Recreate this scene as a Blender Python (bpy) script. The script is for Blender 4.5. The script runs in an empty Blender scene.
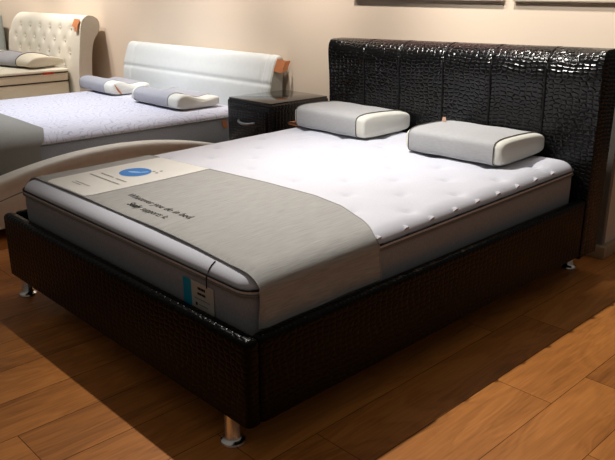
import bpy, bmesh, math, random
from math import sin, cos, pi, sqrt, radians
from mathutils import Vector
random.seed(7)
SC = bpy.context.scene
COL = SC.collection

# ------------------------------------------------------------ camera, world, lights, exposure
cam_d = bpy.data.cameras.new('camera')
cam_d.sensor_width = 36.0
cam_d.lens = 714.3 / 615 * 36
cam_d.clip_start = .05
cam = bpy.data.objects.new('camera', cam_d)
COL.objects.link(cam)
cam.location = (2.304, -3.249, 1.384)
cam.rotation_euler = (pi / 2 - .3281, 0, .8036)
SC.camera = cam

world = bpy.data.worlds.new('showroom_ambient')
SC.world = world
world.use_nodes = True
bg = world.node_tree.nodes['Background']
_nt = world.node_tree                      # dim room: a lighter ceiling, dark towards the horizon and below
_tc = _nt.nodes.new('ShaderNodeTexCoord'); _sx = _nt.nodes.new('ShaderNodeSeparateXYZ'); _rp = _nt.nodes.new('ShaderNodeValToRGB')
_nt.links.new(_tc.outputs['Generated'], _sx.inputs[0])
_mr = _nt.nodes.new('ShaderNodeMapRange'); _mr.inputs['From Min'].default_value = -1
_nt.links.new(_sx.outputs['Z'], _mr.inputs['Value']); _nt.links.new(_mr.outputs[0], _rp.inputs[0])
_e = _rp.color_ramp.elements
_e[0].position = .42; _e[0].color = (.10, .085, .07, 1)
_e[1].position = .85; _e[1].color = (1.0, .9, .78, 1)
_nt.links.new(_rp.outputs[0], bg.inputs[0])
bg.inputs[1].default_value = .16

def spot(name, loc, target, power, color, angle, blend, radius):
    d = bpy.data.lights.new(name, 'SPOT')
    d.energy = power; d.color = color; d.spot_size = radians(angle); d.spot_blend = blend
    d.shadow_soft_size = radius
    o = bpy.data.objects.new(name, d); COL.objects.link(o)
    o.location = loc
    o.rotation_euler = (Vector(target) - Vector(loc)).to_track_quat('-Z', 'Y').to_euler()
    return o

spot('bed_downlight', (-.37, -1.25, 2.72), (1.25, -.75, .2), 265, (1, .945, .87), 112, .95, .022)
spot('headboard_downlight', (-.1, -.75, 2.72), (-.05, -.40, .55), 46, (.76, .88, 1), 50, .9, .05)
spot('second_bed_downlight', (-2.75, -1.0, 2.72), (-2.9, -.7, .5), 260, (.90, .94, 1), 84, 1.0, .06)
spot('third_bed_downlight', (-5.0, -.9, 2.72), (-5.1, -.2, .7), 120, (1, .96, .89), 95, 1, .06)
for wx, wp in ((.3, 165), (-.75, 165), (-1.9, 172), (-3.1, 145), (-4.6, 190), (-6.4, 210)):  # added fill spots, only to brighten the back wall; not real fixtures
    spot('wall_fill_spot', (wx, -.5, 2.72), (wx, .4, 1.65), wp, (1, .90, .82), 74, .9, .06)

vs = SC.view_settings
vs.view_transform = 'Standard'
vs.look = 'None'
vs.exposure = 0.0
vs.gamma = 1.0
vs.use_curve_mapping = False

# ------------------------------------------------------------ node helpers / materials
class N:
    def __init__(s, name):
        s.m = bpy.data.materials.new(name); s.m.use_nodes = True
        s.t = s.m.node_tree; s.b = s.t.nodes['Principled BSDF']
    def n(s, typ, **kw):
        x = s.t.nodes.new(typ)
        for k, v in kw.items():
            if k.startswith('i_'):
                key = k[2:]
                x.inputs[int(key) if key.isdigit() else key].default_value = v
            else: setattr(x, k, v)
        return x
    def l(s, a, b): s.t.links.new(a, b)
    def math(s, op, a, b=None, c=None):
        x = s.n('ShaderNodeMath', operation=op)
        for i, v in enumerate((a, b, c)):
            if v is None: continue
            if isinstance(v, (int, float)): x.inputs[i].default_value = v
            else: s.l(v, x.inputs[i])
        return x.outputs[0]
    def ramp(s, fac, stops):
        r = s.n('ShaderNodeValToRGB'); e = r.color_ramp.elements
        while len(e) < len(stops): e.new(.5)
        for q, (p, c) in zip(e, stops): q.position = p; q.color = (*c, 1)
        s.l(fac, r.inputs[0]); return r.outputs[0]
    def base(s, c=None, rough=.5, spec=.5, metal=0):
        if c is not None:
            if isinstance(c, tuple): s.b.inputs['Base Color'].default_value = (*c, 1)
            else: s.l(c, s.b.inputs['Base Color'])
        s.b.inputs['Roughness'].default_value = rough
        s.b.inputs['Specular IOR Level'].default_value = spec
        s.b.inputs['Metallic'].default_value = metal
    def bump(s, h, strength=.5, dist=.002):
        b = s.n('ShaderNodeBump'); b.inputs['Strength'].default_value = strength
        b.inputs['Distance'].default_value = dist
        s.l(h, b.inputs['Height']); s.l(b.outputs[0], s.b.inputs['Normal'])
    def coords(s, scale=(1, 1, 1), which='Object'):
        tc = s.n('ShaderNodeTexCoord'); mp = s.n('ShaderNodeMapping')
        mp.inputs['Scale'].default_value = scale
        s.l(tc.outputs[which], mp.inputs[0]); return mp.outputs[0]
    def noise(s, vec, scale, detail=3, rough=.5):
        x = s.n('ShaderNodeTexNoise'); x.inputs['Scale'].default_value = scale
        x.inputs['Detail'].default_value = detail; x.inputs['Roughness'].default_value = rough
        s.l(vec, x.inputs['Vector']); return x.outputs['Fac']

def lin(r, g, b):
    f = lambda v: (v / 255 / 12.92) if v / 255 <= .04045 else ((v / 255 + .055) / 1.055) ** 2.4
    return (f(r), f(g), f(b))

def fabric(name, c, var=.12, scale=(60, 60, 60), rough=.9, bump=.25, dist=.001, detail=3):
    a = N(name); v = a.coords(scale); f = a.noise(v, 1.0, detail)
    lo = tuple(x * (1 - var) for x in c); hi = tuple(min(1, x * (1 + var)) for x in c)
    a.base(a.ramp(f, [(.3, lo), (.7, hi)]), rough, .2)
    a.bump(f, bump, dist); return a.m

def plain(name, c, rough=.5, spec=.5, metal=0, var=.05):
    a = N(name); f = a.noise(a.coords((9, 9, 9)), 1.0, 2)
    a.base(a.ramp(f, [(.3, tuple(x * (1 - var) for x in c)), (.7, tuple(min(1, x * (1 + var)) for x in c))]), rough, spec, metal)
    return a.m

def croc(name, c, rough, su=24, sv=42, strength=.75, dist=.004, spec=.6, coat=0.0):
    a = N(name)
    uv = a.n('ShaderNodeTexCoord').outputs['UV']
    wn = a.n('ShaderNodeTexNoise'); wn.inputs['Scale'].default_value = 5.0; wn.inputs['Detail'].default_value = 2
    a.l(uv, wn.inputs['Vector'])
    sub = a.n('ShaderNodeVectorMath', operation='MULTIPLY_ADD')
    a.l(wn.outputs['Color'], sub.inputs[0]); sub.inputs[1].default_value = (.05, .05, 0); a.l(uv, sub.inputs[2])
    mp = a.n('ShaderNodeMapping'); mp.inputs['Scale'].default_value = (su, sv, 1); a.l(sub.outputs[0], mp.inputs[0])
    vo = a.n('ShaderNodeTexVoronoi', voronoi_dimensions='2D', feature='DISTANCE_TO_EDGE')
    vo.inputs['Scale'].default_value = 1; vo.inputs['Randomness'].default_value = .5
    a.l(mp.outputs[0], vo.inputs['Vector'])
    mr = a.n('ShaderNodeMapRange', interpolation_type='SMOOTHSTEP')
    mr.inputs['From Max'].default_value = .3
    a.l(vo.outputs['Distance'], mr.inputs['Value'])
    fine = a.noise(mp.outputs[0], 2.2, 2)
    h = a.math('MULTIPLY_ADD', fine, .22, mr.outputs[0])
    dark = tuple(x * .55 for x in c)
    a.base(a.ramp(mr.outputs[0], [(.0, dark), (.5, c)]), rough, spec)
    a.b.inputs['Coat Weight'].default_value = coat
    a.b.inputs['Coat Roughness'].default_value = .12
    a.bump(h, strength, dist)
    return a.m

MAT = {}
MAT['croc_black'] = croc('black_crocodile_leatherette', (.0035, .0035, .004), .2, 31, 52, .6, .0035, .45)
MAT['croc_frame'] = croc('black_brown_crocodile_leatherette', (.0012, .001, .001), .3, 34, 48, .4, .003, .13)
MAT['croc_side'] = croc('black_nightstand_leatherette', (.008, .008, .009), .26, 34, 50, .5, .003, .45)
MAT['cord'] = plain('black_piping_cord', (.003, .003, .003), .5, .3)
MAT['chrome'] = plain('chrome', (.75, .74, .72), .2, .5, 1)
MAT['steel'] = plain('brushed_steel', (.42, .42, .43), .38, .5, .8)
MAT['white_quilt'] = fabric('white_quilted_cotton', lin(212, 213, 223), .03, (160, 160, 160), .9, .2, .0008)
MAT['charcoal'] = fabric('charcoal_mattress_border', lin(152, 154, 161), .14, (420, 420, 90), .9, .3)
MAT['pipe_grey'] = fabric('grey_piping', lin(120, 116, 112), .08)
MAT['pipe_dark'] = fabric('dark_piping', lin(46, 44, 44), .08)
MAT['pillow_white'] = fabric('white_knit', lin(226, 224, 214), .03, (220, 220, 220), .9, .25)
MAT['sleeve'] = fabric('light_grey_heather', lin(180, 180, 181), .08, (40, 420, 420), .92, .25)
MAT['throw'] = fabric('taupe_grey_heather', lin(164, 163, 161), .16, (420, 14, 260), .92, .35, .0015, 4)
MAT['sleeve_cool'] = fabric('lilac_grey_knit', lin(172, 171, 177), .05, (90, 90, 90), .92, .2)
MAT['paper_white'] = plain('white_band_cloth', lin(222, 220, 215), .8, .2, 0, .02)
MAT['ink'] = plain('dark_grey_ink', lin(52, 50, 50), .8, .1)
MAT['ink_soft'] = plain('soft_grey_ink', lin(150, 144, 136), .8, .1)
MAT['blue'] = plain('blue_print', lin(58, 128, 205), .6, .3)
MAT['blue_light'] = plain('pale_blue_print', lin(150, 195, 235), .6, .3)
MAT['teal'] = plain('teal_label', lin(20, 150, 185), .6, .3)
MAT['label'] = plain('grey_white_label', lin(196, 190, 182), .7, .2)
MAT['orange'] = plain('orange_brown_card', lin(200, 130, 86), .6, .3, 0, .12)
MAT['pink_card'] = plain('pinkish_card', lin(186, 150, 128), .7, .3)
MAT['red'] = plain('red_woven_label', lin(205, 70, 50), .7, .2)
MAT['white_leather'] = fabric('white_leatherette', lin(206, 210, 209), .02, (30, 30, 30), .5, .12)
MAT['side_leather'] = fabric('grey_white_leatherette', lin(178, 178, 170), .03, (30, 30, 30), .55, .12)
MAT['cream_leather'] = fabric('cream_leatherette', lin(222, 214, 200), .03, (30, 30, 30), .45, .12)
MAT['ivory'] = fabric('ivory_leatherette', lin(222, 216, 202), .02, (30, 30, 30), .5, .12)
MAT['ivory_quilt'] = fabric('ivory_mattress_cloth', lin(226, 218, 200), .04, (90, 90, 90), .9, .2)
MAT['beige_side'] = fabric('beige_mattress_border', lin(226, 213, 188), .05, (200, 200, 60), .9, .2)
MAT['dark_base'] = fabric('dark_grey_platform', lin(58, 56, 58), .1, (80, 80, 80), .85)
MAT['pale_blue'] = fabric('pale_blue_grey_fabric', lin(176, 192, 194), .04)
MAT['throw_dark'] = fabric('grey_throw_cloth', lin(140, 138, 132), .09, (60, 240, 240), .92, .2)

# damask mattress cover with darker stitched leaves
a = N('leaf_stitched_cotton'); v = a.coords((1, 1, 1))
wn = a.n('ShaderNodeTexNoise'); wn.inputs['Scale'].default_value = 9; a.l(v, wn.inputs['Vector'])
ws = a.n('ShaderNodeVectorMath', operation='MULTIPLY_ADD'); a.l(wn.outputs['Color'], ws.inputs[0]); ws.inputs[1].default_value = (.16, .16, 0); a.l(v, ws.inputs[2])
wm = a.n('ShaderNodeMapping'); wm.inputs['Scale'].default_value = (9, 5, 1); wm.inputs['Rotation'].default_value = (0, 0, .6); a.l(ws.outputs[0], wm.inputs[0])
ve = a.n('ShaderNodeTexVoronoi', voronoi_dimensions='2D', feature='DISTANCE_TO_EDGE'); ve.inputs['Scale'].default_value = 1; a.l(wm.outputs[0], ve.inputs['Vector'])
st = a.math('MINIMUM', a.math('PINGPONG', ve.outputs['Distance'], .11), .08)
a.base(a.ramp(st, [(.0, lin(172, 170, 184)), (.03, lin(209, 208, 219))]), .9, .2)
a.bump(st, .5, .01); MAT['leaf_quilt'] = a.m

# glass top: dark sheet, mirror-like at grazing angles
a = N('dark_glass'); a.base((.012, .013, .013), .03, .6); a.b.inputs['IOR'].default_value = 1.55; MAT['glass'] = a.m
# clear plastic guard
a = N('clear_plastic'); a.base((.85, .82, .78), .18, .5); a.b.inputs['Transmission Weight'].default_value = .75
a.b.inputs['IOR'].default_value = 1.2; MAT['plastic'] = a.m

# wall paint
a = N('peach_beige_paint'); v = a.coords((1, 1, 1))
a.base(a.ramp(a.noise(v, .7, 2), [(.3, lin(214, 199, 180)), (.7, lin(219, 204, 186))]), .85, .25)
a.bump(a.noise(v, 130, 2), .08, .001); MAT['wall'] = a.m
MAT['baseboard'] = plain('beige_vinyl_skirting', lin(176, 152, 124), .45, .4)

# oak laminate: each plank's tone comes from a colour attribute, grain from coordinates
a = N('oak_laminate')
at = a.n('ShaderNodeVertexColor', layer_name='plank')
sep = a.n('ShaderNodeSeparateColor'); a.l(at.outputs[0], sep.inputs[0])
tc = a.n('ShaderNodeTexCoord'); off = a.n('ShaderNodeCombineXYZ')
a.l(a.math('MULTIPLY', sep.outputs[1], 13.0), off.inputs[0]); a.l(a.math('MULTIPLY', sep.outputs[2], 29.0), off.inputs[1])
ad = a.n('ShaderNodeVectorMath', operation='ADD'); a.l(tc.outputs['Object'], ad.inputs[0]); a.l(off.outputs[0], ad.inputs[1])
m1 = a.n('ShaderNodeMapping'); m1.inputs['Scale'].default_value = (7, 1.5, 1); a.l(ad.outputs[0], m1.inputs[0])
m2 = a.n('ShaderNodeMapping'); m2.inputs['Scale'].default_value = (110, 5, 1); a.l(ad.outputs[0], m2.inputs[0])
big = a.n('ShaderNodeTexNoise'); big.inputs['Scale'].default_value = 1.0; big.inputs['Detail'].default_value = 3; big.inputs['Distortion'].default_value = .6
a.l(m1.outputs[0], big.inputs['Vector'])
# cathedral figure: contour lines of the large noise
fig = a.math('PINGPONG', a.math('MULTIPLY', big.outputs['Fac'], 9.0), .5)
fine = a.noise(m2.outputs[0], 1.0, 4, .6)
mix = a.math('ADD', a.math('MULTIPLY', fig, .3), a.math('MULTIPLY', fine, .55))
mix = a.math('ADD', mix, a.math('MULTIPLY', a.math('SUBTRACT', big.outputs['Fac'], .5), .7))
mix = a.math('ADD', mix, a.math('MULTIPLY', a.math('SUBTRACT', sep.outputs[0], .5), .22))
a.base(a.ramp(mix, [(.05, lin(136, 83, 37)), (.35, lin(181, 114, 54)), (.62, lin(204, 133, 67)), (.95, lin(216, 150, 82))]), .42, .35)
a.bump(fine, .12, .001); MAT['oak'] = a.m
MAT['joint'] = plain('dark_plank_joint', lin(70, 42, 24), .7, .1)

# abstract prints for the two wall pictures
a = N('abstract_pink_print'); v = a.coords((3, 3, 9)); 
a.base(a.ramp(a.noise(v, 2.2, 3), [(.3, lin(200, 205, 200)), (.45, lin(225, 190, 180)), (.6, lin(205, 90, 90)), (.75, lin(190, 200, 205))]), .5); MAT['print'] = a.m
a = N('abstract_grey_print'); v = a.coords((3, 3, 9))
a.base(a.ramp(a.noise(v, 2.2, 3), [(.3, lin(205, 195, 175)), (.7, lin(190, 178, 160))]), .5); MAT['print2'] = a.m
MAT['canvas_edge'] = plain('pale_canvas_edge', lin(196, 186, 172), .7, .2)

# ------------------------------------------------------------ object helpers
def empty(name, loc=(0, 0, 0)):
    o = bpy.data.objects.new(name, None); COL.objects.link(o); o.location = loc; o.empty_display_size = .1
    return o

def tag(o, label=None, cat=None, group=None, kind=None):
    if label: o['label'] = label
    if cat: o['category'] = cat
    if group: o['group'] = group
    if kind: o['kind'] = kind
    return o

def wloc(o):
    v = Vector((0, 0, 0))
    while o: v += Vector(o.location); o = o.parent
    return v

def mk(name, verts, faces, mat, parent=None, smooth=True, uvs=None, sharp=42, mats=None, fmat=None):
    """one mesh object from world-space geometry"""
    off = wloc(parent)
    me = bpy.data.meshes.new(name)
    me.from_pydata([tuple(Vector(v) - off) for v in verts], [], faces)
    bm = bmesh.new(); bm.from_mesh(me)
    bmesh.ops.recalc_face_normals(bm, faces=bm.faces)
    ul = bm.loops.layers.uv.new('UVMap')
    bm.verts.ensure_lookup_table()
    for f in bm.faces:
        n = f.normal
        ax = max(range(3), key=lambda i: abs(n[i]))
        for lp in f.loops:
            if uvs is not None: lp[ul].uv = uvs[lp.vert.index]
            else:
                c = lp.vert.co
                lp[ul].uv = (c.y, c.z) if ax == 0 else ((c.x, c.z) if ax == 1 else (c.x, c.y))
    bm.to_mesh(me); bm.free()
    for m in (mats or [mat]): me.materials.append(m if not isinstance(m, str) else MAT[m])
    if fmat:
        for p, i in zip(me.polygons, fmat): p.material_index = i
    if smooth:
        for p in me.polygons: p.use_smooth = True
        me.set_sharp_from_angle(angle=radians(sharp))
    o = bpy.data.objects.new(name, me); COL.objects.link(o)
    if parent: o.parent = parent
    return o

def G(): return ([], [])
def add(g, vs_, fs):
    n = len(g[0]); g[0].extend(vs_); g[1].extend([tuple(i + n for i in f) for f in fs]); return g

def rbox(x0, x1, y0, y1, z0, z1, r=.01, seg=3, edges=None):
    bm = bmesh.new(); bmesh.ops.create_cube(bm, size=1)
    for v in bm.verts:
        v.co = Vector(((x0 + x1) / 2 + v.co.x * (x1 - x0), (y0 + y1) / 2 + v.co.y * (y1 - y0), (z0 + z1) / 2 + v.co.z * (z1 - z0)))
    if r > 0:
        es = [e for e in bm.edges if edges is None or edges((e.verts[0].co + e.verts[1].co) / 2)]
        bmesh.ops.bevel(bm, geom=es, offset=r, segments=seg, profile=.5, affect='EDGES')
    bm.verts.index_update()
    out = ([tuple(v.co) for v in bm.verts], [tuple(v.index for v in f.verts) for f in bm.faces])
    bm.free(); return out

def subdiv_box(x0, x1, y0, y1, z0, z1, r):
    return rbox(x0, x1, y0, y1, z0, z1, r, 4)

def tube(pts, r, n=8, closed=False):
    pts = [Vector(p) for p in pts]; g = G(); m = len(pts); rings = []
    for i, p in enumerate(pts):
        if closed: d = pts[(i + 1) % m] - pts[i - 1]
        else: d = pts[min(i + 1, m - 1)] - pts[max(i - 1, 0)]
        d.normalize()
        up = Vector((0, 0, 1)) if abs(d.z) < .9 else Vector((0, 1, 0))
        s = d.cross(up).normalized(); u = s.cross(d)
        rr = r[i] if isinstance(r, (list, tuple)) else r
        rings.append([tuple(p + (s * cos(2 * pi * k / n) + u * sin(2 * pi * k / n)) * rr) for k in range(n)])
    vs_ = [v for q in rings for v in q]; fs = []
    for i in range(m if closed else m - 1):
        j = (i + 1) % m
        for k in range(n): fs.append((i * n + k, i * n + (k + 1) % n, j * n + (k + 1) % n, j * n + k))
    if not closed: fs += [tuple(range(n))[::-1], tuple((m - 1) * n + k for k in range(n))]
    return add(g, vs_, fs)

def lathe(c, prof, n=28):
    vs_ = []; fs = []
    for (r, z) in prof:
        for k in range(n): vs_.append((c[0] + r * cos(2 * pi * k / n), c[1] + r * sin(2 * pi * k / n), c[2] + z))
    m = len(prof)
    for i in range(m - 1):
        for k in range(n): fs.append((i * n + k, i * n + (k + 1) % n, (i + 1) * n + (k + 1) % n, (i + 1) * n + k))
    fs += [tuple(range(n))[::-1], tuple((m - 1) * n + k for k in range(n))]
    return vs_, fs

def grid(nu, nv, f):
    vs_ = [f(i / (nu - 1), j / (nv - 1)) for i in range(nu) for j in range(nv)]
    fs = [(i * nv + j, (i + 1) * nv + j, (i + 1) * nv + j + 1, i * nv + j + 1) for i in range(nu - 1) for j in range(nv - 1)]
    return vs_, fs

def sheet(vs_, nu, nv, fs, th):
    """give a grid surface a thickness (downward/inward along vertex normals)"""
    bm = bmesh.new()
    bv = [bm.verts.new(v) for v in vs_]
    for f in fs: bm.faces.new([bv[i] for i in f])
    bmesh.ops.recalc_face_normals(bm, faces=bm.faces); bm.normal_update()
    up = sum(f.normal.z for f in bm.faces)
    s = -1 if up > 0 else 1
    low = [tuple(v.co + v.normal * s * th) for v in bv]
    bm.free()
    n = len(vs_); F = list(fs) + [tuple(i + n for i in f[::-1]) for f in fs]
    border = [(i * nv, (i + 1) * nv) for i in range(nu - 1)] + [((nu - 1) * nv + j, (nu - 1) * nv + j + 1) for j in range(nv - 1)] + \
             [((i + 1) * nv + nv - 1, i * nv + nv - 1) for i in range(nu - 1)] + [(j + 1, j) for j in range(nv - 1)]
    for a_, b_ in border: F.append((a_, a_ + n, b_ + n, b_))
    return list(vs_) + low, F

def polyline(pts, x):
    for (x0, y0), (x1, y1) in zip(pts, pts[1:]):
        if x <= x1: 
            t = (x - x0) / (x1 - x0) if x1 != x0 else 0
            t = max(0, min(1, t)); return y0 + (y1 - y0) * t
    return pts[-1][1]

def smooth_curve(pts, n):
    """Catmull-Rom through 2-D/3-D points, n samples by arc length"""
    P = [Vector(p) for p in pts]; P = [P[0] * 2 - P[1]] + P + [P[-1] * 2 - P[-2]]
    out = []
    for i in range(1, len(P) - 2):
        for k in range(24):
            t = k / 24
            out.append(.5 * ((2 * P[i]) + (P[i + 1] - P[i - 1]) * t + (2 * P[i - 1] - 5 * P[i] + 4 * P[i + 1] - P[i + 2]) * t * t + (-P[i - 1] + 3 * P[i] - 3 * P[i + 1] + P[i + 2]) * t ** 3))
    out.append(P[-2])
    L = [0]
    for q, w in zip(out, out[1:]): L.append(L[-1] + (w - q).length)
    res = []; j = 0
    for k in range(n):
        s = L[-1] * k / (n - 1)
        while j < len(L) - 2 and L[j + 1] < s: j += 1
        t = (s - L[j]) / max(1e-9, L[j + 1] - L[j]); res.append(out[j].lerp(out[j + 1], t))
    return res, L[-1]

# ------------------------------------------------------------ setting
WALL_Y, COR_X = .40, .80
g = rbox(-9, COR_X, WALL_Y, WALL_Y + .12, 0, 2.75, 0)
tag(mk('wall_back', *g, 'wall', smooth=False), 'peach beige wall behind the headboards', 'wall', kind='structure')
g = rbox(COR_X - .12, COR_X, WALL_Y + .12, 3.2, 0, 2.75, 0)
tag(mk('wall_right', *g, 'wall', smooth=False), 'beige return wall beyond the corner right of the black bed', 'wall', kind='structure')
g = rbox(-9, COR_X + .035, WALL_Y - .035, WALL_Y, 0, .068, .006, 2)
tag(mk('baseboard_back', *g, 'baseboard'), 'beige skirting along the back wall', 'baseboard', kind='structure')
g = rbox(COR_X, COR_X + .035, WALL_Y, 3.2, 0, .068, .006, 2)
tag(mk('baseboard_right', *g, 'baseboard'), 'beige skirting along the return wall', 'baseboard', kind='structure')
g = rbox(COR_X - .03, COR_X + .004, WALL_Y - .004, WALL_Y, .068, 1.2, .0015, 1)
add(g, *rbox(COR_X, COR_X + .004, WALL_Y, WALL_Y + .03, .068, 1.2, .0015, 1))
tag(mk('trim_1', *g, 'plastic'), 'clear corner guard on the wall edge', 'trim', kind='structure')

# floor: every plank its own faces in one mesh
PW, X0 = .2225, 1.109
joints = {0: [-1.122], 1: [-2.15], -1: [-1.84], -4: [-2.55], -5: [-1.6], -6: [-2.9]}
fv, ff, fm, fc = [], [], [], []
gap = .0011
for k in range(-46, 14):
    xa, xb = X0 + k * PW, X0 + (k + 1) * PW
    js = joints.get(k) or [random.uniform(-2.0, -.7)]
    ys = sorted([js[0] + i * 1.285 for i in range(-3, 6)])
    ys = [-5.2] + [y for y in ys if -5.2 < y < 3.1] + [3.2]
    for y0, y1 in zip(ys, ys[1:]):
        n = len(fv); c = (random.random(), random.random(), random.random(), 1)
        fv += [(xa + gap, y0 + gap, 0), (xb - gap, y0 + gap, 0), (xb - gap, y1 - gap, 0), (xa + gap, y1 - gap, 0)]
        ff.append((n, n + 1, n + 2, n + 3)); fm.append(0); fc.append(c)
n = len(fv); xa, xb = X0 - 46 * PW, X0 + 14 * PW
fv += [(xa, -5.2, -.0012), (xb, -5.2, -.0012), (xb, 3.2, -.0012), (xa, 3.2, -.0012)]
ff.append((n, n + 1, n + 2, n + 3)); fm.append(1); fc.append((.5, .5, .5, 1))
fl = mk('floor', fv, ff, None, smooth=False, mats=['oak', 'joint'], fmat=fm)
if fl.data.polygons[0].normal.z < 0: fl.data.flip_normals()
ca = fl.data.color_attributes.new('plank', 'FLOAT_COLOR', 'CORNER')
for p, c in zip(fl.data.polygons, fc):
    for li in p.loop_indices: ca.data[li].color = c
tag(fl, 'warm brown oak laminate floor', 'floor', kind='structure')

# ------------------------------------------------------------ croc bed
FW, FY, ZT, ZB = .868, -2.108, .418, .130
bed = empty('upholstered_bed', (0, -1.0, 0))
tag(bed, 'large black crocodile-leather bed in front with tall panelled headboard and chrome feet', 'bed')

def leather_rail(x0, x1, y0, y1):
    return rbox(x0, x1, y0, y1, ZB, ZT, .022, 5, lambda c: c.z > ZB + .01)
mk('foot_rail', *leather_rail(-FW, FW, FY, FY + .058), 'croc_frame', bed)
for s in (1, -1):
    xa, xb = sorted((s * FW, s * (FW - .050)))
    mk('side_rail', *leather_rail(xa, xb, FY + .05, 0.0), 'croc_frame', bed)
mk('platform', *rbox(-FW + .06, FW - .06, FY + .06, -.002, .22, .300, .004, 1), 'dark_base', bed)

# headboard: profile swept across six padded panels
HW, HN = .866, 6
prof = [(0, ZB - .02), (0, .45), (0, .70), (-.004, .85), (-.012, .95), (-.008, 1.005), (.014, 1.045), (.05, 1.068), (.095, 1.075), (.14, 1.068), (.163, 1.045), (.168, 1.0), (.168, .6), (.168, ZB - .02)]
ps, PL = smooth_curve([(p[0], p[1], 0) for p in prof], 90)
nor = []
for i in range(90):
    d = ps[min(i + 1, 89)] - ps[max(i - 1, 0)]; d.normalize(); nor.append(Vector((-d.y, d.x, 0)))
seams = [-HW + i * 2 * HW / HN for i in range(HN + 1)]
seams[1:6] = [-.575, -.310, -.010, .285, .590]
xs = []
for i in range(HN):
    a0, b0 = seams[i], seams[i + 1]
    for t in (0, .015, .05, .1, .2, .35, .5, .65, .8, .9, .95, .985): xs.append((a0 + (b0 - a0) * t, min(t, 1 - t) * (b0 - a0)))
xs.append((HW, 0))
def end_square(x, q):
    w = max(0, min(1, (abs(x) - (HW - .16)) / .15)); w = w * w * (3 - 2 * w)
    a_, b_ = (q.x - .08) / .09, (q.y - .945) / .13
    if w <= 0 or b_ <= 0 or a_ >= 0: return q
    r_ = sqrt(a_ * a_ + b_ * b_); k = r_ / (abs(a_) ** 6 + b_ ** 6) ** (1 / 6)
    k = min(1.3, 1 + (k - 1) * .75 * w * min(1, b_ * 3))
    return Vector((.08 + (q.x - .08) * (1 + (k - 1) * (1 if q.x > .08 else 1)), .945 + (q.y - .945) * k, 0))
def hb_lift(x, z): return max(0, z / 1.075) ** 3 * (.026 + .016 * x / HW)
vs_, fs, uvs = [], [], []
for (x, d) in xs:
    k = 1 if abs(x) > HW - .02 else min(1, d / .022); pad = .0055 * sqrt(1 - (1 - k) ** 2) - .0055
    for i in range(90):
        q = end_square(x, ps[i] + nor[i] * pad)
        vs_.append((x, q.x, q.y + hb_lift(x, q.y))); uvs.append((x, PL * i / 89))
m = len(xs)
for i in range(m - 1):
    for j in range(89): fs.append((i * 90 + j, (i + 1) * 90 + j, (i + 1) * 90 + j + 1, i * 90 + j + 1))
# the end faces, slightly domed
for e, sx in ((0, -1), (m - 1, 1)):
    n0 = len(vs_)
    for i in range(90):
        v = vs_[e * 90 + i]; vs_.append((v[0] + sx * .004, .084 + (v[1] - .084) * .93, .6 + (v[2] - .6) * .985)); uvs.append((v[1] * .93, v[2]))
    for j in range(89): fs.append((e * 90 + j, e * 90 + j + 1, n0 + j + 1, n0 + j))
    for j in range(44): fs.append((n0 + j, n0 + j + 1, n0 + 88 - j, n0 + 89 - j))
hb = mk('headboard', vs_, fs, 'croc_black', bed, uvs=uvs)
for x in seams[1:6]:
    pts = [(x, (ps[i] - nor[i] * .003).x, (ps[i] - nor[i] * .003).y + hb_lift(x, ps[i].y)) for i in range(2, 74, 2)]
    mk('seam_piping', *tube(pts, .0052, 8), 'cord', hb)

def bed_leg(x, y, h, parent, r=.026):
    return mk('leg', *lathe((x, y, 0), [(.040, 0), (.042, .004), (.040, .010), (.031, .015), (r, .022), (r, h - .012), (r + .006, h - .008), (r + .006, h + .004)]), 'chrome', parent)
for x, y in ((.728, -2.062), (-.865, -2.04), (.75, .135), (-.75, .135)):
    bed_leg(x, y, ZB if y < 0 else ZB - .02, bed)

# ------------------------------------------------------------ mattresses
def corner_map(u, v, W, L, r):
    """square grid -> rounded rectangle (half sizes W, L); returns x, y, distance to the edge"""
    x, y = u, v
    ax, ay = abs(x), abs(y)
    if ax > W - r and ay > L - r:
        a_, b_ = (ax - W + r) / r, (ay - L + r) / r
        na, nb = a_ * sqrt(1 - b_ * b_ / 2), b_ * sqrt(1 - a_ * a_ / 2)
        d = r * (1 - sqrt(na * na + nb * nb))
        x = math.copysign(W - r + na * r, x); y = math.copysign(L - r + nb * r, y)
    else: d = min(W - ax, L - ay)
    return x, y, max(0, d)

def axis(H, step, r):
    n = max(4, int(2 * (H - r) / step)); mid = [-(H - r) + 2 * (H - r) * i / n for i in range(n + 1)]
    e = [H - r + r * t for t in (.12, .25, .38, .5, .62, .72, .81, .88, .94, .98, 1)]
    return [-q for q in reversed(e)] + mid + e

def mattress_top(cx, cy, W, L, r, zp, hgt, R, step, tuft=None):
    us, vv = axis(W, step, max(r, R)), axis(L, step, max(r, R)); vs_, fs = [], []
    for u in us:
        for v in vv:
            x, y, d = corner_map(u, v, W, L, r)
            k = min(1, d / R); z = zp + hgt * sqrt(max(0, 1 - (1 - k) ** 2))
            if tuft: z += tuft(x + cx, y + cy, d)
            vs_.append((cx + x, cy + y, z))
    nu, nv = len(us), len(vv)
    fs = [(i * nv + j, (i + 1) * nv + j, (i + 1) * nv + j + 1, i * nv + j + 1) for i in range(nu - 1) for j in range(nv - 1)]
    return vs_, fs

def outline(cx, cy, W, L, r, n=10):
    pts = []
    for (sx, sy, a0) in ((1, 1, 0), (-1, 1, pi / 2), (-1, -1, pi), (1, -1, 1.5 * pi)):
        for k in range(n + 1):
            t = a0 + pi / 2 * k / n
            pts.append((cx + sx * (W - r) + r * cos(t), cy + sy * (L - r) + r * sin(t)))
    return pts

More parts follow.
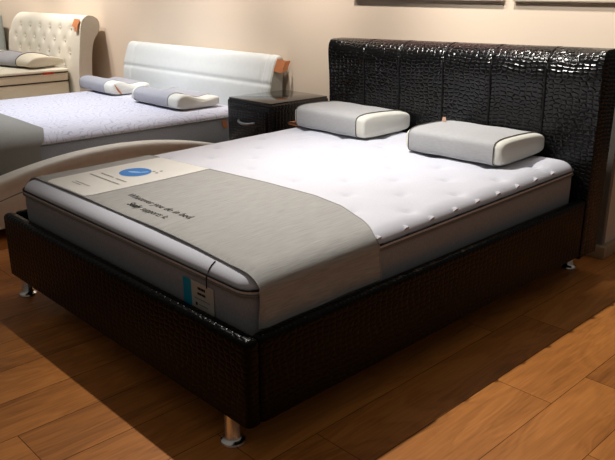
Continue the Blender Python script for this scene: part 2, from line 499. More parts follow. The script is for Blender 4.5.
def band(cx, cy, W, L, r, rows, cap=True):
    """stack of rounded-rectangle rings: rows = [(z, grow)]"""
    vs_, fs = [], []; n = None
    for z, gr in rows:
        o = outline(cx, cy, W + gr, L + gr, r + gr); n = len(o); vs_ += [(p[0], p[1], z) for p in o]
    for i in range(len(rows) - 1):
        for k in range(n): fs.append((i * n + k, i * n + (k + 1) % n, (i + 1) * n + (k + 1) % n, (i + 1) * n + k))
    if cap: fs += [tuple(range(n))[::-1], tuple((len(rows) - 1) * n + k for k in range(n))]
    return vs_, fs

def ring_tube(cx, cy, W, L, r, z, rad):
    return tube([(p[0], p[1], z) for p in outline(cx, cy, W, L, r, 12)], rad, 8, True)

MW, ML, MCX, MCY, MR = .8065, 1.0095, 0.0, -1.024, .066
ZP, MH, MRR = .546, .044, .080
TS = .155
def tuft1(x, y, d):
    # quilted cushions with a stitched dimple at every lattice point
    fx, fy = (x - .72) / TS, (y + 1.499) / TS
    best = 9
    for i in range(int(math.floor(fx)) - 1, int(math.floor(fx)) + 3):
        for j in range(int(math.floor(fy)) - 1, int(math.floor(fy)) + 3):
            if (i + j) % 2: continue
            q = (fx - i) ** 2 + (fy - j) ** 2
            best = min(best, q)
    dist = sqrt(best) * TS
    e = min(1, d / .05) * max(0, min(1, (y + 1.9) / .12))
    return (-.012 * math.exp(-(dist / .018) ** 2) - .006 * math.exp(-(dist / .05) ** 2) + .003 * min(1, dist / .09)) * e

mat1 = empty('mattress', (MCX, MCY, .3155))
tag(mat1, 'white quilted mattress with charcoal sides on the black crocodile-leather bed', 'mattress')
mk('side_border', *band(MCX, MCY, MW, ML, MR, [(.3155, -.012), (.325, -.002), (.40, .001), (.48, .002), (.528, 0), (.538, -.006)]), 'charcoal', mat1)
qt = mk('quilted_top', *mattress_top(MCX, MCY, MW, ML, MR, ZP, MH, MRR, .0145, tuft1), 'white_quilt', mat1)
mk('white_edge', *band(MCX, MCY, MW, ML, MR, [(.530, -.004), (.533, .004), (.541, .006), (.547, .002)], False), 'white_quilt', mat1)
mk('upper_piping', *ring_tube(MCX, MCY, MW + .004, ML + .004, MR, .546, .0042), 'pipe_dark', mat1)
mk('lower_piping', *ring_tube(MCX, MCY, MW + .004, ML + .004, MR, .528, .0045), 'pipe_grey', mat1)
# side tufts: a little stitched button on the long edge at every second row
for i in range(10):
    y = -1.455 + i * .152
    if y > -.1: break
    for s in (1,):
        g = tube([(s * (MW - .018), y, .571), (s * (MW - .006), y, .563)], [.009, .014], 10)
        mk('stitched_tuft', *g, 'white_quilt', mat1)

# label hanging on the foot border
yl = MCY - ML - .0035
lab = mk('label', *rbox(.508, .628, yl - .002, yl, .410, .505, .0008, 1), 'label', mat1)
tag(lab, 'grey-white printed label')
mk('label_stripe', *rbox(.462, .509, yl - .0026, yl, .408, .503, .0008, 1), 'teal', lab)
def dashes(name, x0, x1, y, z, h, n, mat, parent, seed=1):
    rd = random.Random(seed); g = G(); x = x0
    while x < x1 - .004:
        w = rd.uniform(.5, 1.4) * (x1 - x0) / n
        e = min(x1, x + w * .8); add(g, *rbox(x, e, y - .0006, y, z, z + h, 0)); x += w
    return mk(name, *g, mat, parent, smooth=False)
dashes('label_print', .545, .59, yl - .0022, .481, .009, 5, 'ink', lab, 3)
dashes('label_print', .543, .585, yl - .0022, .463, .008, 4, 'ink', lab, 4)
dashes('label_print', .525, .61, yl - .0022, .446, .004, 9, 'ink_soft', lab, 5)
dashes('label_print', .545, .60, yl - .0022, .427, .004, 7, 'ink_soft', lab, 6)
mk('label_emblem', *rbox(.528, .540, yl - .003, yl, .422, .434, .002, 2), 'ink', lab)
# cord loop over the white edge holding the label
def m1z(x, y):
    d = min(MW - abs(x - MCX), y - (MCY - ML), MCY + ML - y); d = max(0, d); k = min(1, d / MRR)
    return ZP + MH * sqrt(max(0, 1 - (1 - k) ** 2))
lp = [(.60, MCY - ML + t, m1z(.60, MCY - ML + t) + .003) for t in (.030, .022, .014, .007, .002)] + [(.60, MCY - ML - .008, .54), (.598, MCY - ML - .008, .52), (.595, MCY - ML - .006, .50)]
mk('label_cord', *tube(lp, .0019, 6), 'pipe_dark', mat1)

# ------------------------------------------------------------ throw over the foot end
def path1(s):
    """across the bed: s = arc length from x = 0; returns (x, z) with the rounded edge and the hang"""
    sg = 1 if s >= 0 else -1; s = abs(s)
    xe = MW - MRR; OFF = .0085
    if s <= xe: return sg * s, ZP + MH + OFF
    # quarter-ellipse edge
    N_ = 24; px, pz, acc = xe, ZP + MH + OFF, xe
    for i in range(1, N_ + 1):
        t = pi / 2 * i / N_
        qx, qz = xe + (MRR + .012) * sin(t), ZP + (MH + OFF) * cos(t)
        L = sqrt((qx - px) ** 2 + (qz - pz) ** 2)
        if acc + L >= s:
            k = (s - acc) / L; return sg * (px + (qx - px) * k), pz + (qz - pz) * k
        acc += L; px, pz = qx, qz
    return sg * px, pz - (s - acc)
ARC = 0
for i in range(24):
    t0, t1 = pi / 2 * i / 24, pi / 2 * (i + 1) / 24
    ARC += sqrt(((MRR + .012) * (sin(t1) - sin(t0))) ** 2 + ((MH + .0085) * (cos(t1) - cos(t0))) ** 2)
S_MAX = MW - MRR + ARC + (ZP - .424)
S_MIN = -(MW - MRR + ARC + .06)
foot_line = [(-.90, -1.985), (-.70, -1.978), (-.25, -1.975), (.20, -1.978), (.45, -1.985), (.62, -1.994), (.72, -2.000), (.80, -2.006), (S_MAX, -2.008)]
head_line = [(-.90, -1.41), (-.74, -1.396), (-.34, -1.361), (.05, -1.325), (.35, -1.318), (.52, -1.345), (.70, -1.42), (.80, -1.475), (.86, -1.47), (S_MAX, -1.462)]
def throw_pt(u, v, lift=0):
    s = S_MIN + (S_MAX - S_MIN) * u
    y0, y1 = polyline(foot_line, s), polyline(head_line, s)
    y = y0 + (y1 - y0) * v
    x, z = path1(s)
    edge = max(0, 1 - (y - (MCY - ML)) / .085)
    z -= MH * (1 - sqrt(max(0, 1 - min(.98, edge) ** 2))) * max(0, 1 - max(0, abs(s) - (MW - MRR)) / ARC)
    # soft waviness
    z += .0016 * sin(9 * s + 2) * sin(7 * y) if abs(s) < .7 else 0
    if s > .88:
        x += (.003 + .002 * sin(24 * y)) * min(1, (s - .88) / .05)
        dd = max(0, (MCY - ML + MR) - y); x -= min(.02, dd * dd / (2 * MR)) * min(1, (s - .88) / .05)
    return (x, y, z)
throw = empty('bed_throw', (0, -1.65, ZP + MH))
tag(throw, 'taupe-grey cloth across the foot of the black bed, with white band and printed slogan', 'throw')
tg = grid(110, 44, throw_pt)
mk('cloth', *sheet(tg[0], 110, 44, tg[1], .003), 'throw', throw)
# hem stitching along the foot edge and head edge
for vv_ in (0, 1):
    mk('hem', *tube([throw_pt(i / 99, vv_) for i in range(100)], .0026, 6), 'throw', throw)

def throw_z(x, y):
    e = max(0, 1 - (y - (MCY - ML)) / .085)
    return ZP + MH + .0085 - MH * (1 - sqrt(max(0, 1 - e * e))) + .0016 * sin(9 * x + 2) * sin(7 * y)
def band_pt(u, v):
    xl, xr = -.655, -.297 - .004 * v
    x = xl + (xr - xl) * u
    c = max(0, abs(u - .5) * 2 - .86) / .14
    y0 = polyline(foot_line, x) + .003 + .03 * (1 - sqrt(max(0, 1 - c * c))); y1 = polyline(head_line, x) - .001
    y = y0 + (y1 - y0) * v
    return (x, y, throw_z(x, y) + .0024)
bgd = grid(30, 40, band_pt)
wb = mk('white_band', *sheet(bgd[0], 30, 40, bgd[1], .002), 'paper_white', throw)
tag(wb, 'white printed band with blue disc')
def drape_poly(name, pts2, mat, parent, lift):
    g = ([(x, y, throw_z(x, y) + lift) for x, y in pts2], [tuple(range(len(pts2)))])
    return mk(name, *g, mat, parent, smooth=False)
def disc(cx, cy, rx, ry, n=40, a=0):
    return [(cx + rx * cos(t) * cos(a) - ry * sin(t) * sin(a), cy + rx * cos(t) * sin(a) + ry * sin(t) * cos(a)) for t in [2 * pi * k / n for k in range(n)]]
drape_poly('blue_disc', disc(-.492, -1.628, .072, .072), 'blue', wb, .0034)
drape_poly('disc_mark', disc(-.492, -1.630, .034, .012, a=.5), 'blue_light', wb, .0042)
drape_poly('disc_mark', disc(-.462, -1.600, .009, .020, a=-.5), 'blue_light', wb, .0042)
for (x, y) in ((-.445, -1.560), (-.425, -1.535), (-.412, -1.567)):
    drape_poly('dot', disc(x, y, .0075, .0075), 'ink_soft', wb, .0036)
def flat_dashes(name, x0, x1, y, h, n, mat, parent, lift, seed):
    rd = random.Random(seed); g = G(); x = x0
    while x < x1 - .004:
        w = rd.uniform(.5, 1.4) * (x1 - x0) / n; e = min(x1, x + w * .78)
        add(g, [(x, y, throw_z(x, y) + lift), (e, y, throw_z(e, y) + lift), (e, y + h, throw_z(e, y + h) + lift), (x, y + h, throw_z(x, y + h) + lift)], [(0, 1, 2, 3)])
        x += w
    return mk(name, *g, mat, parent, smooth=False)
flat_dashes('small_print', -.61, -.355, -1.792, .009, 17, 'ink_soft', wb, .0036, 1)
flat_dashes('small_print', -.585, -.48, -1.75, .009, 7, 'ink_soft', wb, .0036, 2)
flat_dashes('small_print', -.455, -.37, -1.75, .009, 6, 'ink_soft', wb, .0036, 3)
flat_dashes('small_print', -.545, -.415, -1.893, .006, 12, 'ink_soft', wb, .0036, 4)
flat_dashes('small_print', -.545, -.465, -1.910, .006, 8, 'ink_soft', wb, .0036, 5)

def text_mesh(body, size, width=None, shear=0, weight=0):
    cu = bpy.data.curves.new('t', 'FONT'); cu.body = body; cu.size = size; cu.shear = shear; cu.offset = weight
    cu.resolution_u = 3
    ob = bpy.data.objects.new('t', cu); COL.objects.link(ob)
    dg = bpy.context.evaluated_depsgraph_get(); dg.update()
    me = bpy.data.meshes.new_from_object(ob.evaluated_get(dg))
    vs_ = [tuple(v.co) for v in me.vertices]; fs = [tuple(p.vertices) for p in me.polygons]
    bpy.data.objects.remove(ob); bpy.data.curves.remove(cu); bpy.data.meshes.remove(me)
    x0 = min(v[0] for v in vs_); x1 = max(v[0] for v in vs_)
    k = (width / (x1 - x0)) if width else 1
    return [((v[0] - x0) * k, v[1], 0) for v in vs_], fs, (x1 - x0) * k
def lay_text(name, body, x, y, size, width, weight=0, parent=throw):
    vs_, fs, w = text_mesh(body, size, width, .12, weight)
    pts = [(x + v[0], y + v[1], throw_z(x + v[0], y + v[1]) + .0012) for v in vs_]
    return mk(name, pts, fs, 'ink', parent, smooth=False)
lay_text('slogan', 'Whatever you do in bed,', -.200, -1.846, .047, .435, 0)
lay_text('slogan', 'Sealy', -.095, -1.908, .047, .082, .0012)
lay_text('slogan', 'supports it.', .002, -1.908, .047, .165, 0)

# ------------------------------------------------------------ pillows
def pillow(name, W, D, H, wave, mats, sleeve=(-.44, .40), loc=(0, 0, 0), rz=0, lumps=0, edge=None, ex=.36, endr=.03):
    """block pillow: x across, y deep; wave(t) gives the height factor from front t=0 to back t=1"""
    root = empty(name)
    n = 56
    def section(x, grow=0):
        e = (W / 2 - abs(x)) / endr
        k = 1 if e >= 1 else max(0, 1 - (1 - max(0, e)) ** 2) ** .5
        out = []
        for i in range(n):
            t = 2 * pi * i / n
            cy_, sz = cos(t), sin(t)
            y = math.copysign(abs(cy_) ** ex, cy_) * (D / 2 - endr * .5 * (1 - k) + grow)
            zz = math.copysign(abs(sz) ** ex, sz)
            hf = wave((y + D / 2) / D)
            hh = H * hf
            hh *= 1 + lumps * sin(17 * x + 5 * y) * .5 + lumps * sin(11 * y + 3) * .3
            zc = hh / 2
            z = zc + zz * (zc - endr * .6 * (1 - k) + grow)
            if z < 0: z = z * .15 + .0
            out.append((x, y, z))
        return out
    xs_ = [-W / 2 + endr * (1 - cos(pi / 2 * i / 6)) for i in range(7)]
    xs_ += [-W / 2 + endr + (W - 2 * endr) * i / 22 for i in range(1, 22)]
    xs_ += [W / 2 - endr * (1 - cos(pi / 2 * i / 6)) for i in range(6, -1, -1)]
    def loft(rows):
        vs_ = [v for r in rows for v in r]; fs = []
        for i in range(len(rows) - 1):
            for k in range(n): fs.append((i * n + k, i * n + (k + 1) % n, (i + 1) * n + (k + 1) % n, (i + 1) * n + k))
        return vs_, fs
    rows = [section(x) for x in xs_]
    vs_, fs = loft(rows)
    for e, base in ((0, 0), (1, (len(rows) - 1) * n)):       # gently domed ends
        r = rows[0 if e == 0 else -1]; sx = -1 if e == 0 else 1
        cyy = sum(p[1] for p in r) / n; czz = sum(p[2] for p in r) / n
        prev = base
        for f_, dx in ((.75, .004), (.4, .007)):
            st = len(vs_); vs_ += [(p[0] + sx * dx, cyy + (p[1] - cyy) * f_, czz + (p[2] - czz) * f_) for p in r]
            fs += [(prev + k, prev + (k + 1) % n, st + (k + 1) % n, st + k) for k in range(n)]; prev = st
        fs.append(tuple(prev + k for k in range(n)))
    mk('cushion', vs_, fs, mats[0], root, sharp=60)
    x0, x1 = sleeve[0] * W, sleeve[1] * W
    sx = [x0 + (x1 - x0) * i / 26 for i in range(27)]
    rows = [section(x0, .0)] + [section(x, .0035 + .0012 * sin(30 * x)) for x in sx] + [section(x1, .0)]
    sl = mk('sleeve', *loft(rows), mats[1], root, sharp=75)
    for xx in (x0, x1):
        pts = [p for p in section(xx, .0035)]
        mk('sleeve_edge', *tube(pts, .0026, 6, True), edge or mats[1], sl)
    root.location = loc; root.rotation_euler = (0, 0, rz)
    return root

def local_card(root, name, pts, th, mat, label=None):
    """thin folded card given as a strip of quads (local coordinates)"""
    bm_v = [tuple(p) for p in pts]; q = len(pts) // 2
    g = ([], [])
    off = Vector(root.location)
    for i in range(q - 1):
        A, B, C_, D_ = [Vector(p) for p in (pts[2 * i], pts[2 * i + 1], pts[2 * i + 3], pts[2 * i + 2])]
        nn = (B - A).cross(D_ - A).normalized() * th
        add(g, [tuple(p + off) for p in (A, B, C_, D_, A + nn, B + nn, C_ + nn, D_ + nn)], [(0, 1, 2, 3), (4, 7, 6, 5), (0, 4, 5, 1), (1, 5, 6, 2), (2, 6, 7, 3), (3, 7, 4, 0)])
    o = mk(name, *g, mat, root, smooth=False)
    if label: o['label'] = label
    return o

ZTOP = ZP + MH
flatw = lambda t: 1.0 - .16 * t + .05 * sin(pi * t)
PG = 'grey-sleeved pillows on the black bed'
pr = pillow('pillow', .535, .425, .118, flatw, ('pillow_white', 'sleeve'), (-.455, .425), (.372, -.236, ZTOP + .008), .035, edge='pipe_grey')
tag(pr, 'grey-sleeved white pillow nearest the camera, on the right of the black bed', 'pillow', PG)
local_card(pr, 'tag', [(-.235, .06, .115), (-.205, .055, .118), (-.236, .068, .136), (-.216, .064, .139)], .001, 'pink_card', 'small pinkish tag')
pl = pillow('pillow', .55, .40, .125, flatw, ('pillow_white', 'sleeve'), (-.455, .40), (-.472, -.214, ZTOP + .008), -.01, edge='pipe_grey')
tag(pl, 'grey-sleeved white pillow on the far left of the black bed, beside nightstand', 'pillow', PG)
ct = local_card(pl, 'tag', [(-.36, -.17, .012), (-.36, -.08, .012), (-.27, -.18, .030), (-.27, -.09, .036)], .002, 'orange', 'folded orange card tag')
local_card(pl, 'tag', [(-.36, -.17, .003), (-.36, -.08, .003), (-.27, -.18, .003), (-.27, -.09, .003)], .002, 'orange', 'folded orange card tag')

# the mattress lies a touch lower at the foot; what rests on it follows
from mathutils import Matrix
TILT = Matrix.Translation((0, MCY, .3155)) @ Matrix.Rotation(.0135, 4, 'X') @ Matrix.Translation((0, -MCY, -.3155))
for o_ in (mat1, throw, pl, pr):
    o_.matrix_basis = TILT @ (Matrix.Translation(o_.location) @ o_.rotation_euler.to_matrix().to_4x4())

# ------------------------------------------------------------ nightstand
ns = empty('nightstand', (-1.415, .05, 0))
tag(ns, 'black crocodile-leather nightstand with glass top between the black and white beds', 'nightstand')
nx0, nx1, ny0, ny1, nz = -1.648, -1.182, -.215, .325, .662
mk('body', *rbox(nx0, nx1, ny0, ny1, .10, nz, .022, 4), 'croc_side', ns)
mk('glass_top', *rbox(nx0 + .012, nx1 - .012, ny0 + .012, ny1 - .012, nz - .003, nz + .006, .002, 2), 'glass', ns)
for (za, zb_) in ((.385, .612), (.14, .372)):
    d = mk('drawer', *rbox(nx0 + .04, nx1 - .04, ny0 - .012, ny0 + .02, za, zb_, .008, 3), 'croc_side', ns)
    zc = (za + zb_) / 2 + .026
    xc = (nx0 + nx1) / 2 - .005
    pts = [(xc - .085 + .17 * t, ny0 - .014 - .022 * sin(pi * t) ** .6 if 0 < t < 1 else ny0 - .012, zc - .012 * sin(pi * t)) for t in [i / 16 for i in range(17)]]
    h = mk('handle', *tube(pts, [.008 + .003 * sin(pi * i / 16) for i in range(17)], 10), 'steel', d)
for x in (nx0 + .05, nx1 - .05):
    for y in (ny0 + .05, ny1 - .05):
        mk('leg', *lathe((x, y, 0), [(.022, 0), (.024, .004), (.02, .012), (.02, .102)], 16), 'chrome', ns)

# ------------------------------------------------------------ white leather bed
wb2 = empty('upholstered_bed', (-2.72, -1.0, 0))
tag(wb2, 'white leather bed with low rounded headboard and arched cream rails, behind the nightstand', 'bed')
bx0, bx1 = -3.76, -1.705
p2 = [(.20, .10), (.20, .45), (.205, .62), (.222, .72), (.247, .80), (.268, .86), (.288, .893), (.318, .910), (.352, .903), (.376, .875), (.375, .80), (.362, .68), (.36, .4), (.36, .10)]
Q2 = 220
q2, L2 = smooth_curve([(a_, b_, 0) for a_, b_ in p2], Q2)
n2 = []
for i in range(Q2):
    d = q2[min(i + 1, Q2 - 1)] - q2[max(i - 1, 0)]; d.normalize(); n2.append(Vector((-d.y, d.x, 0)))
vcols = [bx0, -3.62, -2.72, -1.80, bx1]
xs2 = []
for a_, b_ in zip(vcols, vcols[1:]):
    for t in [0, .01, .025, .05, .1, .2, .35, .5, .65, .8, .9, .95, .975, .99]: xs2.append((a_ + (b_ - a_) * t, min(t, 1 - t) * (b_ - a_), a_, b_))
xs2.append((bx1, 0, -1.80, bx1))
vs_, fs = [], []
for (x, d, a_, b_) in xs2:
    inner = abs(x - (-2.72)) > .02
    for i in range(Q2):
        zz = q2[i].y
        pad = 0
        if inner: pad -= .010 * math.exp(-(d / .012) ** 2)
        if i < Q2 // 2: pad -= .007 * math.exp(-((zz - .705) / .016) ** 2)
        p = q2[i] + n2[i] * pad
        # tiny puckers along the horizontal seam
        if i < Q2 // 2: p = p + n2[i] * (.003 * sin(x * 21) * math.exp(-((zz - .705) / .07) ** 2))
        vs_.append((x, p.x, p.y))
m = len(xs2)
for i in range(m - 1):
    for j in range(Q2 - 1): fs.append((i * Q2 + j, (i + 1) * Q2 + j, (i + 1) * Q2 + j + 1, i * Q2 + j + 1))
h2 = mk('headboard', vs_, fs, 'white_leather', wb2)
for e, sx in ((0, -1), (m - 1, 1)):
    v0 = [vs_[e * Q2 + i] for i in range(Q2)]
    ev = list(v0) + [(v[0] + sx * .012, .285 + (v[1] - .285) * .9, .5 + (v[2] - .5) * .97) for v in v0]
    ef = [(j, j + 1, Q2 + j + 1, Q2 + j) for j in range(Q2 - 1)] + [(Q2 + j, Q2 + j + 1, Q2 + Q2 - 2 - j, Q2 + Q2 - 1 - j) for j in range(Q2 // 2 - 1)]
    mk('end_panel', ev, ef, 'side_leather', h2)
# hanging orange tag at the headboard's right end
off = wb2.location
def card_world(parent, name, quad, th, mat, label):
    A, B, C_, D_ = [Vector(p) for p in quad]; nn = (B - A).cross(D_ - A).normalized() * th
    o = mk(name, [tuple(p) for p in (A, B, C_, D_, A + nn, B + nn, C_ + nn, D_ + nn)], [(0, 1, 2, 3), (4, 7, 6, 5), (0, 4, 5, 1), (1, 5, 6, 2), (2, 6, 7, 3), (3, 7, 4, 0)], mat, parent, smooth=False)
    if label: o['label'] = label
    return o
card_world(wb2, 'tag', [(-1.690, .255, .80), (-1.660, .305, .785), (-1.660, .350, .870), (-1.690, .295, .890)], .003, 'orange', 'orange-brown card tag')
card_world(wb2, 'tag', [(-1.658, .305, .785), (-1.650, .355, .805), (-1.650, .390, .870), (-1.658, .350, .871)], .003, 'orange', 'orange-brown card tag')

# arched side rails and foot rail
def arch_z(y): return .437 - .165 * (y + 1.05) ** 2
def rail2(xo, s):
    """xo: outer face x; s=+1 outer side faces +x"""
    vs_, fs = [], []; N_ = 60; pr_ = None
    for i in range(N_ + 1):
        y = -2.25 + 2.42 * i / N_; zt = arch_z(y)
        sec = [(0, .07), (.0, zt - .16), (.004, zt - .115), (-.002, zt - .105), (.008, zt - .055), (.010, zt - .024), (.002, zt - .008), (-.012, zt - .001), (-.05, zt), (-.10, zt - .003), (-.125, zt - .02), (-.13, zt - .06), (-.13, .07)]
        pr_ = len(sec)
        vs_ += [(xo + s * a_, y, max(.05, b_)) for a_, b_ in sec]
    for i in range(N_):
        for k in range(pr_): fs.append((i * pr_ + k, i * pr_ + (k + 1) % pr_, (i + 1) * pr_ + (k + 1) % pr_, (i + 1) * pr_ + k))
    fs += [tuple(range(pr_)), tuple(N_ * pr_ + k for k in range(pr_))[::-1]]
    return vs_, fs
for xo, s in ((-1.70, 1), (-3.78, -1)):
    r2 = mk('side_rail', *rail2(xo, s), 'cream_leather', wb2, sharp=60)
    mk('seam', *tube([(xo + s * .001, -2.24 + 2.40 * i / 40, arch_z(-2.24 + 2.40 * i / 40) - .110) for i in range(41)], .003, 6), 'pipe_grey', r2)
mk('foot_rail', *rbox(-3.78, -1.70, -2.30, -2.16, .06, .24, .03, 4), 'cream_leather', wb2)
mk('platform', *rbox(-3.64, -1.84, -2.16, .195, .10, .248, .01, 2), 'dark_base', wb2)

# its mattress
M2W, M2L, M2X, M2Y = .868, 1.0, -2.770, -.82
mat2 = empty('mattress', (M2X, M2Y, .25))
tag(mat2, 'leaf-stitched white mattress with charcoal sides on the white leather bed', 'mattress')
mk('side_border', *band(M2X, M2Y, M2W, M2L, .07, [(.2495, -.012), (.26, -.002), (.36, .002), (.458, 0), (.468, -.006)]), 'charcoal', mat2)
mk('quilted_top', *mattress_top(M2X, M2Y, M2W, M2L, .07, .470, .055, .10, .04), 'leaf_quilt', mat2)
mk('piping', *ring_tube(M2X, M2Y, M2W + .003, M2L + .003, .07, .469, .0055), 'pipe_grey', mat2)
card_world(mat2, 'tag', [(-1.893, -.065, .40), (-1.893, -.02, .395), (-1.893, -.04, .455), (-1.893, -.075, .46)], .002, 'orange', 'orange card tag')

# grey throw on its foot end
def throw2_pt(u, v):
    s = -.9 + 2.02 * u                      # across
    xe, R, H_ = M2W - .10, .117, .063
    top = .470 + H_
    if s <= xe: x, z = s, top
    else:
        t = (s - xe) / .145
        if t < 1: x, z = xe + R * sin(t * pi / 2), .470 + H_ * cos(t * pi / 2)
        else: x, z = xe + R, .470 - (s - xe - .145)
    y1 = -1.30 - .02 * sin(2 * s) - (.14 * max(0, min(1, (s - .62) / .3)) ** 1.3)
    y0 = -1.84
    y = y0 + (y1 - y0) * v
    return (M2X + x, y, z + .002 * sin(8 * s) * sin(9 * y))
tg2 = grid(60, 24, throw2_pt)
t2 = mk('bed_throw', *sheet(tg2[0], 60, 24, tg2[1], .004), 'throw_dark')
tag(t2, 'plain grey cloth draped over the foot of the white leather bed', 'throw')

contour = lambda t: (.80 + .20 * cos(2 * pi * (t - .16))) * (1.0 if t < .5 else 1 - .12 * (t - .5) / .5)
PG2 = 'contour pillows on the white bed'
zt2 = .531
pa = pillow('contour_pillow', .60, .37, .115, contour, ('pillow_white', 'sleeve_cool'), (-.45, .30), (-3.385, -.10, zt2), -.03, ex=.5)
tag(pa, 'contour pillow with orange tag on its white end, left on the white leather bed', 'pillow', PG2)
local_card(pa, 'tag', [(.285, -.155, .085), (.305, -.150, .090), (.318, -.115, .012), (.338, -.108, .016)], .002, 'orange', 'orange card tag')
pb = pillow('contour_pillow', .665, .38, .112, contour, ('pillow_white', 'sleeve_cool'), (-.42, .30), (-2.395, -.14, zt2), -.02, ex=.5)
tag(pb, 'contour pillow beside the black nightstand, right on the white leather bed', 'pillow', PG2)

# ------------------------------------------------------------ ivory sleigh bed
b3 = empty('upholstered_bed', (-5.22, -.9, 0))
tag(b3, 'ivory sleigh bed with tall tufted scroll-top headboard at far left', 'bed')
p3 = [(.085, .10), (.085, .45), (.095, .62), (.118, .80), (.142, .95), (.160, 1.045), (.190, 1.095), (.240, 1.120), (.300, 1.110), (.345, 1.075), (.355, 1.02), (.330, .955), (.285, .89), (.255, .80), (.235, .65), (.225, .45), (.225, .10)]
q3, L3 = smooth_curve([(a_, b_, 0) for a_, b_ in p3], 110)
n3 = []
for i in range(110):
    d = q3[min(i + 1, 109)] - q3[max(i - 1, 0)]; d.normalize(); n3.append(Vector((-d.y, d.x, 0)))
tx0, tx1 = -6.06, -4.40
buttons = []
for r_ in range(4):
    z = .99 - r_ * .115
    for c_ in range(7):
        x = -4.60 - .235 * c_ - (.1175 if r_ % 2 else 0)
        if x > tx0 + .12: buttons.append((x, z))
vs_, fs = [], []; NX = 120
for i in range(NX + 1):
    x = tx0 + (tx1 - tx0) * i / NX
    cl = max(0, (tx0 + .16 - x) / .16)
    for j in range(110):
        p = q3[j].copy()
        if j < 52:
            for bx_, bz_ in buttons:
                dd = (x - bx_) ** 2 + (p.y - bz_) ** 2
                if dd < .02: p = p - n3[j] * .018 * math.exp(-dd / .0012)
        z = p.y
        if z > .9: z = .9 + (z - .9) * (1 - .8 * (1 - sqrt(max(0, 1 - cl * cl))))
        vs_.append((x, p.x, z))
for i in range(NX):
    for j in range(109): fs.append((i * 110 + j, (i + 1) * 110 + j, (i + 1) * 110 + j + 1, i * 110 + j + 1))
h3 = mk('headboard', vs_, fs, 'ivory', b3, sharp=60)
for e, sx in ((0, -1), (NX, 1)):
    v0 = [vs_[e * 110 + i] for i in range(110)]
    ev = list(v0) + [(v[0] + sx * .012, v[1] + (.01 if i < 55 else -.01) * 0, v[2]) for i, v in enumerate(v0)]
    ef = [(j, j + 1, 110 + j + 1, 110 + j) for j in range(109)] + [(110 + j, 110 + j + 1, 110 + 108 - j, 110 + 109 - j) for j in range(54)]
    mk('scroll_end', ev, ef, 'ivory', h3)
for bx_, bz_ in buttons:
    j = min(range(52), key=lambda k: abs(q3[k].y - bz_)); p = q3[j] - n3[j] * .012
    bv_, bf_ = lathe((0, 0, 0), [(.004, 0), (.012, .003), (.010, .008), (.003, .010)], 10)
    mk('button', [(bx_ + v[0], p.x - v[2], p.y + v[1]) for v in bv_], bf_, 'ivory', h3)
mk('side_rail', *rbox(-4.53, -4.44, -2.0, .09, .10, .36, .02, 3), 'ivory', b3)
mk('side_rail', *rbox(-6.03, -5.935, -2.0, .09, .10, .36, .02, 3), 'ivory', b3)
mk('platform', *rbox(-5.93, -4.535, -2.0, .08, .12, .28, .01, 1), 'dark_base', b3)
card_world(b3, 'tag', [(-4.53, .135, 1.02), (-4.42, .13, 1.0), (-4.40, .16, 1.085), (-4.52, .165, 1.09)], .003, 'orange', 'orange-brown card tag')
card_world(b3, 'tag', [(-4.46, .125, .965), (-4.405, .125, .99), (-4.42, .14, 1.03), (-4.48, .14, 1.01)], .003, 'orange', 'orange-brown card tag')

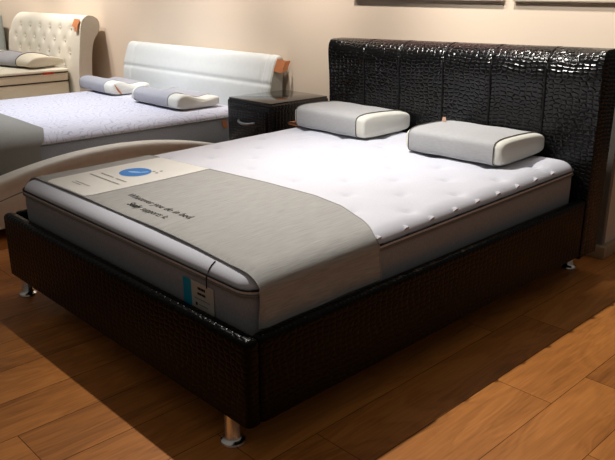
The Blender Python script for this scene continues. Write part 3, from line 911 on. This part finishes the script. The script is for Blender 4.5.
mat3 = empty('mattress', (-5.23, -.93, .28))
tag(mat3, 'thick ivory layered mattress with beige sides on the ivory sleigh bed', 'mattress')
m3 = (-5.23, -.93, .68, 1.0)
mk('lower_border', *band(*m3, .06, [(.2805, -.01), (.29, 0), (.48, 0), (.500, -.006)]), 'beige_side', mat3)
mk('upper_border', *band(*m3, .06, [(.503, -.006), (.508, 0), (.556, .002), (.585, -.004)]), 'beige_side', mat3)
mk('pillow_top', *band(*m3, .06, [(.587, -.01), (.592, .006), (.603, .010), (.614, .004), (.622, -.02), (.630, -.10), (.632, -.3)]), 'ivory_quilt', mat3)
for z in (.5015, .572, .586):
    mk('piping', *ring_tube(m3[0], m3[1], m3[2] + .002, m3[3] + .002, .06, z, .005), 'pipe_dark' if z != .572 else 'beige_side', mat3)
card_world(mat3, 'woven_label', [(-4.543, -.21, .576), (-4.543, -.10, .576), (-4.543, -.10, .596), (-4.543, -.21, .596)], .002, 'red', 'small red label')

soft = lambda t: .72 + .28 * sin(pi * min(1, max(0, t))) ** .7
PG3 = 'pillows on the ivory bed'
pc = pillow('pillow', .62, .42, .115, soft, ('ivory_quilt', 'sleeve_cool'), (-.46, .20), (-4.93, -.19, .638), .22, lumps=.22, edge='pipe_dark', ex=.6)
tag(pc, 'soft white pillow half in a grey sleeve, on the ivory sleigh bed', 'pillow', PG3)
pd = pillow('pillow', .60, .42, .105, soft, ('ivory_quilt', 'ivory_quilt'), (-.3, .3), (-5.64, -.22, .638), .1, lumps=.1, ex=.6)
tag(pd, 'plain ivory pillow at the left picture edge, on the ivory sleigh bed', 'pillow', PG3)
local_card(pd, 'tag', [(.28, -.20, .05), (.34, -.19, .05), (.28, -.16, .085), (.34, -.15, .085)], .002, 'orange', 'orange card tag')

# ------------------------------------------------------------ a further bed at the picture's edge
b4 = empty('upholstered_bed', (-7.5, -.8, 0))
tag(b4, 'pale blue-grey headboard just showing at the left edge beyond the ivory bed', 'bed')
mk('headboard', *rbox(-8.4, -6.66, .18, .33, .1, 1.10, .06, 5), 'pale_blue', b4)
mk('base', *rbox(-8.35, -6.71, -1.9, .18, .05, .40, .03, 3), 'pale_blue', b4)

# ------------------------------------------------------------ pictures on the wall
for i, (x0, x1, m_, lb) in enumerate(((-1.03, .088, 'print', 'pink and grey abstract canvas on the wall above the black headboard'), (.148, .76, 'print2', 'plain beige canvas on the wall at the top right corner'))):
    pc_ = empty('wall_picture', ((x0 + x1) / 2, WALL_Y - .02, 1.309))
    tag(pc_, lb, 'picture')
    mk('frame', *rbox(x0, x1, WALL_Y - .028, WALL_Y, 1.309, 1.309 + .62, .002, 1), 'canvas_edge', pc_)
    mk('print', *rbox(x0 + .006, x1 - .006, WALL_Y - .030, WALL_Y - .027, 1.315, 1.309 + .614, 0), m_, pc_)
